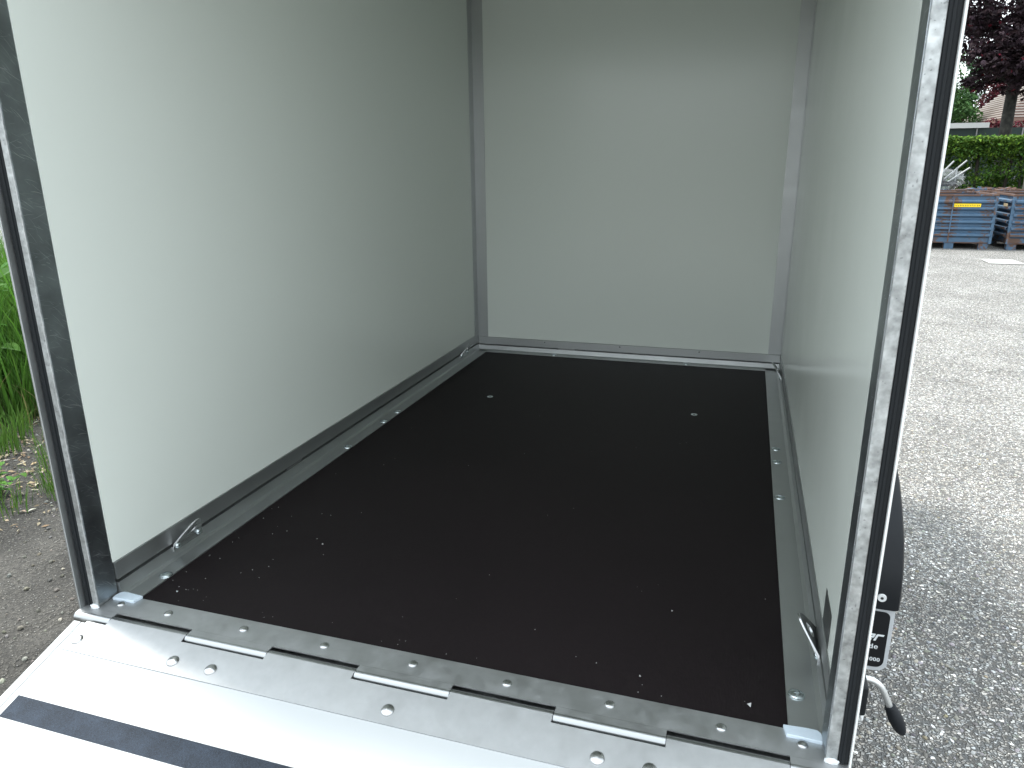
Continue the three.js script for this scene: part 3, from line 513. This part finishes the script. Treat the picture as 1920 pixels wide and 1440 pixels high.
function crate(x, z, w, d, label, v, turn = 0) {
  const c = thing('steel_crate', label, 'crate', [x, 0, z], 'rusty blue steel crates across the yard'); c.rotation.y = turn; const h = 0.885, y0 = 0.12, n = 6, mat = M.crate[v];
  const wallPts = []; // corrugated section (out, y)
  const st = (h - y0 - 0.10) / n; wallPts.push([0, y0]); for (let k = 0; k < n; k++) { const y = y0 + 0.05 + k * st; wallPts.push([0, y], [0, y + st * 0.22], [0.052, y + st * 0.52], [0.052, y + st * 0.80], [0, y + st]); } wallPts.push([0, h]);
  const outer = wallPts, sec = outer.concat(outer.slice().reverse().map(([o, y]) => [o - 0.004, y]));
  const panel = len => { const s = new THREE.Shape(sec.map(([o, y]) => new THREE.Vector2(o, y))); const g = new THREE.ExtrudeGeometry(s, { depth: len, bevelEnabled: false }); g.translate(0, 0, -len / 2); return g; };
  for (const [ang, ox, oz, len] of [[-Math.PI / 2, 0, d / 2, w], [Math.PI / 2, 0, -d / 2, w], [0, w / 2, 0, d], [Math.PI, -w / 2, 0, d]]) { const g = panel(len - 0.03); g.rotateY(ang); g.translate(ox, 0, oz); part('side_panel', uvm(g), mat, c); }
  for (const sx of [-1, 1]) for (const sz of [-1, 1]) part('corner_upright', box(sx * w / 2 - 0.022, sx * w / 2 + 0.022, 0.10, h, sz * d / 2 - 0.022, sz * d / 2 + 0.022), mat, c);
  part('rim', [box(-w / 2 - 0.026, w / 2 + 0.026, h, h + 0.03, d / 2 - 0.026, d / 2 + 0.026), box(-w / 2 - 0.026, w / 2 + 0.026, h, h + 0.03, -d / 2 - 0.026, -d / 2 + 0.026), box(-w / 2 - 0.026, -w / 2 + 0.026, h, h + 0.03, -d / 2 + 0.027, d / 2 - 0.027), box(w / 2 - 0.026, w / 2 + 0.026, h, h + 0.03, -d / 2 + 0.027, d / 2 - 0.027)], M.rust, c, 'rusty top rim');
  part('bottom', box(-w / 2 + 0.01, w / 2 - 0.01, 0.10, 0.118, -d / 2 + 0.01, d / 2 - 0.01), M.rust, c);
  part('seam_strip', box(-0.055, -0.035, 0.13, h, d / 2 + 0.053, d / 2 + 0.058), M.rust, c);
  for (const fx of [-w / 2 + 0.08, 0, w / 2 - 0.08]) for (const fz of [-d / 2 + 0.08, d / 2 - 0.08]) part('foot', box(fx - 0.07, fx + 0.07, 0, 0.10, fz - 0.06, fz + 0.06), mat, c);
  return c;
}
const c1 = crate(3.92, -13.9, 1.2, 1.2, 'rusty blue steel crate with yellow sticker, nearest the trailer post', 0);
{ const g = new THREE.PlaneGeometry(0.40, 0.055); g.translate(0.17, 0.735, 0.6545); part('yellow_sticker', g, M.label, c1, 'worn yellow sticker with illegible lettering'); }
const c2 = crate(5.38, -13.9, 1.2, 1.2, 'rusty blue steel crate at the right edge, its left side in view', 1);
{ const g = new THREE.PlaneGeometry(0.22, 0.05); g.rotateY(-Math.PI / 2); g.translate(-0.6545, 0.735, 0.38); part('faded_sticker', g, std({ color: lin(0.42, 0.33, 0.2), roughness: 0.7 }), c2, 'faded tan sticker'); }
crate(5.02, -15.35, 1.2, 1.2, 'rusty crate in the back row, half hidden behind the front two', 1, 0.06);
const c4 = crate(3.62, -15.35, 1.2, 1.2, 'rusty crate in the back row under the plastic-wrapped bundle', 0, -0.03);
{ // scrap filling the crates to just under the rim
  const o = []; for (let k = 0; k < 150; k++) { const g = new THREE.BoxGeometry(rr(0.05, 0.4), rr(0.02, 0.06), rr(0.03, 0.12)); g.rotateY(rnd() * 6); g.rotateZ(rr(-0.3, 0.3)); g.translate(5.02 + rr(-0.42, 0.42), rr(0.80, 0.93), -15.35 + rr(-0.42, 0.42)); o.push(uvm(g)); }
  const m = stuff('scrap_metal', merge(o), M.rust, 'rusty scrap heaped in the back crate below the hedge', 'scrap');
}
{ // bundle of galvanised tubes in crumpled clear film
  const b = thing('wrapped_bundle', 'bundle of grey metal tubes in crumpled clear plastic on a crate', 'bundle', [4.06, 0.915, -15.1]);
  for (const [a, e] of [[[-0.2, 0.12, 0.05], [0.14, 0.535, 0.0]], [[-0.1, 0.08, -0.02], [0.36, 0.545, -0.02]], [[0.02, 0.12, 0.1], [0.40, 0.415, 0.1]], [[0.20, 0.0, 0.05], [0.20, 0.42, 0.03]]]) part('metal_tube', tube([a, [(a[0] + e[0]) / 2, (a[1] + e[1]) / 2, (a[2] + e[2]) / 2], e], 0.016, 4, 10), std({ color: lin(0.30, 0.31, 0.31), metalness: 0.6, roughness: 0.5 }), b);
  part('black_fitting', [box(-0.2, 0.22, 0.08, 0.17, -0.1, 0.12, 0.02), box(-0.1, 0.02, 0.16, 0.22, 0, 0.13, 0.01)], M.dark, b);
  const g = new THREE.IcosahedronGeometry(1, 12), p = g.attributes.position; for (let i = 0; i < p.count; i++) { const v = V(p.getX(i), p.getY(i), p.getZ(i)); let k = 1; for (const f of [2, 5, 11]) k += 0.22 / Math.sqrt(f) * Math.abs(noise.noise(v.x * f + 3, v.y * f, v.z * f)) * 2 - 0.05; p.setXYZ(i, v.x * 0.36 * k, 0.20 + v.y * 0.20 * k, v.z * 0.24 * k); }
  g.deleteAttribute('normal'); const gm = mergeVertices((g.deleteAttribute('uv'), g), 1e-5); gm.computeVertexNormals();
  part('plastic_film', gm, new THREE.MeshPhysicalMaterial({ color: lin(0.80, 0.82, 0.83), roughness: 0.12, transmission: 0.92, thickness: 0, side: THREE.DoubleSide }), b);
  part('rest_board', box(-0.45, 0.35, -0.002, 0.018, -0.3, 0.3), M.rust, b);
}
struct('manhole_cover', (() => { const g = box(4.02, 4.46, 0.004, 0.016, -11.75, -11.25, 0.004); return g; })(), std({ color: lin(0.42, 0.42, 0.40), roughness: 0.85 }));

// hedge, planted along the far edge
function leafCloud(n, place, L0, L1, ratio, colf, fold = 0.2, pts = 2) { const o = { p: [], c: [] }; for (let k = 0; k < n; k++) { const [c, d] = place(k); const L = rr(L0, L1); leafGeo(o, c, d, V(rr(-0.5, 0.5), 1, rr(-0.5, 0.5)).normalize(), L, L * ratio, colf(c), fold, pts); } return build(o); }
const rdir = () => V(rr(-1, 1), rr(-0.7, 0.5), rr(-1, 1)).normalize();
M.hedge = leafMat(1, 1, 1, 0.4); M.maple = leafMat(1, 1, 1, 0.3); M.foliage = leafMat(1, 1, 1, 0.3);
const barkTex = tex(256, (u, v) => { const f = fbm(u * 1, v * 0.25, 24, 4, 501), s = 0.003 + 0.05 * f * f; return [s2(s * 1.05), s2(s), s2(s * 0.85)]; }, true, 1); barkTex.repeat.set(4, 2);  // bark tone lowered all over to carry the crown's shade
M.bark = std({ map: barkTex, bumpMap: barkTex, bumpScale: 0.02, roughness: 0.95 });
{
  const H = thing('clipped_hedge', 'clipped green hedge with upright stems behind the crates', 'hedge', [0, 0, 0]); const z0 = -17.25;
  const top = x => 1.92 + 0.07 * noise.noise(x * 1.7, 1, 1) + 0.03 * noise.noise(x * 6, 4, 1);
  part('foliage', leafCloud(46000, () => { const x = rnd() < 0.5 ? rr(3.6, 7.4) : rr(1.5, 10.5), up = rnd(); let y, z; if (rnd() < 0.34) { y = top(x) - Math.pow(rnd(), 2) * 0.35; z = z0 + rr(-0.42, 0.40); } else { y = 0.1 + (top(x) - 0.1) * up; z = z0 + 0.40 - rnd() * 0.85 + 0.08 * noise.noise(x * 3, y * 3, 2); if (noise.noise(x * 2.6, y * 2.6, 7) > 0.05) z = Math.min(z, z0 - 0.05 - rnd() * 0.3); }
    return [V(x, y, z), rdir()]; }, 0.055, 0.105, 0.55, () => rnd() < 0.4 ? tint(0.13, 0.23, 0.024, 0.3) : tint(0.06, 0.14, 0.018, 0.4)), M.hedge, H).userData.kind = 'stuff';
  const sm = std({ color: lin(0.028, 0.024, 0.018), roughness: 0.95 }); for (let k = 0; k < 18; k++) { const x = 1.6 + k * 0.5 + rr(-0.12, 0.12); part('stem', tube([[x, 0, z0], [x + rr(-0.05, 0.05), 0.7, z0 + rr(-0.1, 0.15)], [x + rr(-0.1, 0.1), 1.6, z0 + rr(-0.1, 0.1)]], rr(0.018, 0.035), 6, 6), sm, H); }
}
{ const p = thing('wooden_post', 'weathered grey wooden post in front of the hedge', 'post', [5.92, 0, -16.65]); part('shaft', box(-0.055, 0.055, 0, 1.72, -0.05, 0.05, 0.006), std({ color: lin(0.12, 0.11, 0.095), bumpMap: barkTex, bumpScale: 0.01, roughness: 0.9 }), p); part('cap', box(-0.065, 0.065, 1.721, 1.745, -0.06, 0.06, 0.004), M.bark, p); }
{ // long low shed with a dark wall and pale roof behind the hedge
  const s = thing('low_shed', 'long low dark green shed with flat white roof behind the hedge', 'shed', [4.5, 0, -22]);
  const w = part('wall', box(-4, 3.2, 0, 2.27, -1.6, 0), std({ color: lin(0.018, 0.035, 0.032), roughness: 0.7 }), s);
  part('roof', box(-4.15, 1.9, 2.272, 2.40, -1.8, 0.15), std({ color: lin(0.62, 0.63, 0.62), roughness: 0.6 }), s);
  for (let k = 0; k < 7; k++) part('wall_joint', box(-3.6 + k * 1.05, -3.57 + k * 1.05, 0, 2.26, 0.002, 0.022), M.steel, s);
}
{ // house beyond, only its tiled hip roof in sight
  const h = thing('house', 'house with slatted brown and pale pitched roof behind the red trees', 'house', [12.4, 0, -31]);
  const ew = 3.2, ey = 2.9, ry = 6.1, zd = 3.5; part('wall', box(-ew + 0.4, ew - 0.4, 0, ey - 0.06, -2 * zd + 0.4, -0.4), std({ color: lin(0.32, 0.30, 0.27), roughness: 0.9 }), h);
  const tri = (pts) => { const g = new THREE.BufferGeometry(); g.setAttribute('position', new THREE.Float32BufferAttribute(pts.flat(), 3)); g.computeVertexNormals(); g.setAttribute('uv', new THREE.Float32BufferAttribute(new Float32Array(pts.length * 2), 2)); return g; };
  const A = [-ew, ey, 0], B = [ew, ey, 0], C2 = [ew, ey, -2 * zd], D = [-ew, ey, -2 * zd], P = [0, ry, -zd];
  const rf = part('roof', tri([A, B, P, B, C2, P, C2, D, P, D, A, P]), std({ color: lin(0.12, 0.06, 0.045), roughness: 0.8 }), h);
  const tile = std({ color: lin(0.36, 0.32, 0.29), roughness: 0.7 }), rows = 32; // pale courses, each a board across the slope
  for (let k = 0; k < rows; k++) { const t = (k + 0.3) / rows, y = ey + (ry - ey) * t, hw = ew * (1 - t), z = -zd * t; for (const f of [0, 1]) { const g = new THREE.BoxGeometry(f ? 0.05 : hw * 2, 0.05, f ? zd * 2 * (1 - t) : 0.05); g.translate(f ? -hw : 0, y + 0.03, f ? -zd : z + 0.0); part('roof_slat', g, tile, rf); } }
  part('gutter', [box(-ew - 0.06, ew + 0.06, ey - 0.12, ey - 0.01, 0.001, 0.1), box(-ew - 0.1, -ew - 0.001, ey - 0.12, ey - 0.01, -2 * zd, 0.0)], std({ color: lin(0.16, 0.09, 0.07), roughness: 0.6 }), h);
}
// trees
function tree(name, label, x, z, trunkR, trunkH, blobs, n, L0, L1, ratio, colf, mat, group, lean = 0.0, star = false) {
  const t = thing(name, label, 'tree', [x, 0, z], group);
  const tk = [tube([[0, -0.05, 0], [lean * 0.3, trunkH * 0.4, 0.02], [lean, trunkH, 0], [lean * 1.4, trunkH * 1.7, 0.1]], trunkR, 14, 12)];
  const p = tk[0].attributes.position; for (let i = 0; i < p.count; i++) { const y = p.getY(i), k = 1 - 0.35 * Math.min(1, y / (trunkH * 1.7)) + 0.5 * Math.exp(-y * 3), cx = lean * (y / trunkH); p.setX(i, cx + (p.getX(i) - cx) * k * (1 + 0.1 * noise.noise(y * 3, i % 13, 1))); p.setZ(i, p.getZ(i) * k); }
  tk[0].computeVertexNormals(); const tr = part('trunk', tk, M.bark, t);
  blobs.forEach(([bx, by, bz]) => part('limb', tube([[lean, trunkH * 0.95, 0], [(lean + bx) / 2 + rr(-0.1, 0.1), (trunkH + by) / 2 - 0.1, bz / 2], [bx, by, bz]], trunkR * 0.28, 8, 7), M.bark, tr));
  const tot = blobs.reduce((a, b) => a + b[3] ** 2, 0), o = { p: [], c: [] };
  for (const [bx, by, bz, r, fl = 0.8] of blobs) { const m = Math.round(n * r * r / tot), sub = []; for (let k = 0; k < 22; k++) { const d = V(rr(-1, 1), rr(-1, 1), rr(-1, 1)).normalize().multiplyScalar(r * Math.pow(rnd(), 0.4)); sub.push([d.x, d.y * fl, d.z, r * rr(0.22, 0.42)]); }
    for (let k = 0; k < m; k++) { const s = sub[k % 22], d = V(rr(-1, 1), rr(-1, 1), rr(-1, 1)).normalize().multiplyScalar(s[3] * Math.pow(rnd(), 0.5)), c = V(bx + s[0] + d.x, by + s[1] + d.y * 0.8, bz + s[2] + d.z); const a = rr(0, 6.28), dir = V(Math.cos(a), rr(-0.9, 0.1), Math.sin(a)).normalize(), col = colf(c), L = rr(L0, L1), up = V(rr(-0.5, 0.5), 1, rr(-0.5, 0.5)).normalize();
      if (star) for (const w of [-0.75, 0, 0.75]) { const dd = dir.clone().applyAxisAngle(up, w); leafGeo(o, c, dd, up, L * (w ? 0.8 : 1), L * 0.42, col, 0.15, 2); } else leafGeo(o, c, dir, up, L, L * ratio, col, 0.2, 2); } }
  const cr = part('crown', build(o), mat, t); return t;
}
const dk = () => rnd() < 0.025 ? tint(0.16, 0.015, 0.03, 0.4) : tint(0.034, 0.020, 0.026, 0.4);
tree('copper_maple', 'dark copper-leaved maple with thick trunk rising behind the hedge', 6.05, -19.2, 0.15, 3.3, [[-0.6, 4.2, 0.3, 0.95], [0.3, 3.9, 0.6, 1.0], [-0.2, 5.2, 0, 1.3], [1.3, 4.3, 0, 1.2], [1.0, 5.6, -0.4, 1.4], [-1.0, 5.7, -0.3, 1.0], [0.2, 6.7, 0, 1.3], [-0.55, 3.45, 0.1, 0.55], [0.7, 3.3, 0.3, 0.5], [0, 4.2, -0.6, 1.1], [2.2, 5.2, 0.1, 1.0], [-0.35, 3.75, 0.9, 0.6], [0.35, 3.15, 0.7, 0.5], [1.1, 3.3, 0.6, 0.6], [-0.1, 3.5, 0.8, 0.6], [0.1, 3.3, 0.1, 0.5], [-0.75, 3.55, 0.6, 0.5]], 22000, 0.09, 0.15, 0.5, dk, M.maple, 'red-leaved trees', 0.02, true);
tree('red_plum', 'smaller red-leaved tree rising behind the house roof', 11.6, -40.5, 0.1, 2.6, [[-1.0, 3.75, 0, 0.7], [-0.6, 4.5, 0, 0.8], [0.1, 4.7, 0, 0.9], [0.7, 4.8, 0, 0.9], [1.4, 4.6, 0, 0.9], [-0.3, 3.3, 0.2, 0.6]], 6000, 0.08, 0.14, 0.55, () => tint(0.075, 0.013, 0.02, 0.4), M.maple, 'red-leaved trees');
tree('red_shrub', 'red-leaved shrub showing between the shed and the house eaves', 7.25, -24.6, 0.05, 1.5, [[-0.55, 2.3, 0, 0.34], [0.0, 2.38, 0, 0.34], [0.5, 2.3, 0.1, 0.34], [0.9, 2.4, 0, 0.3], [-0.1, 1.8, 0, 0.5]], 2600, 0.07, 0.12, 0.55, () => tint(0.085, 0.012, 0.02, 0.45), M.maple, 'red-leaved trees');
tree('green_tree', 'bushy green tree to the left of the red trees, beside the post', 7.6, -35, 0.16, 2.0, [[-0.6, 3.2, 0, 1.2], [0.5, 3.6, 0.2, 1.2], [0, 4.8, 0, 1.2], [-1.4, 4.4, 0, 1.0], [1.1, 2.9, 0.3, 0.9]], 7000, 0.12, 0.22, 0.5, () => tint(0.055, 0.125, 0.035, 0.35), M.foliage, 'green trees');
tree('green_tree', 'darker green tree mostly hidden behind the copper maple', 12.6, -48, 0.2, 2.4, [[-1.4, 4.0, 0, 1.5], [0.5, 4.4, 0.2, 1.6], [0, 6.0, 0, 1.6], [1.8, 4.6, 0, 1.4], [-2, 2.8, 0.3, 1.1], [-1.2, 3.0, 0, 1.4], [-1.6, 5.2, 0, 1.3]], 12000, 0.14, 0.24, 0.5, () => tint(0.035, 0.085, 0.035, 0.35), M.foliage, 'green trees');

{ // far-off belt of woodland closing the view all round
  const o = { p: [], c: [] }; for (let k = 0; k < 26000; k++) { const a = rr(0, 6.283), R = rr(68, 86), hh = 5.5 + 2.6 * noise.noise(a * 7, 1, 3) + 1.6 * noise.noise(a * 23, 5, 3), y = hh * Math.pow(rnd(), 0.8) + 0.2; leafGeo(o, V(R * Math.cos(a), y, R * Math.sin(a)), rdir(), V(rr(-0.6, 0.6), 1, rr(-0.6, 0.6)).normalize(), rr(0.7, 1.5), rr(0.5, 0.9), tint(0.045, 0.10, 0.03, 0.4), 0.2, 2); }
  stuff('distant_wood', build(o), M.foliage, 'far-off green belt of woodland beyond the house', 'wood');
}
scene.traverse(o => { if (o.isMesh) { o.castShadow = true; o.receiveShadow = true; } });
renderer.render(scene, camera);
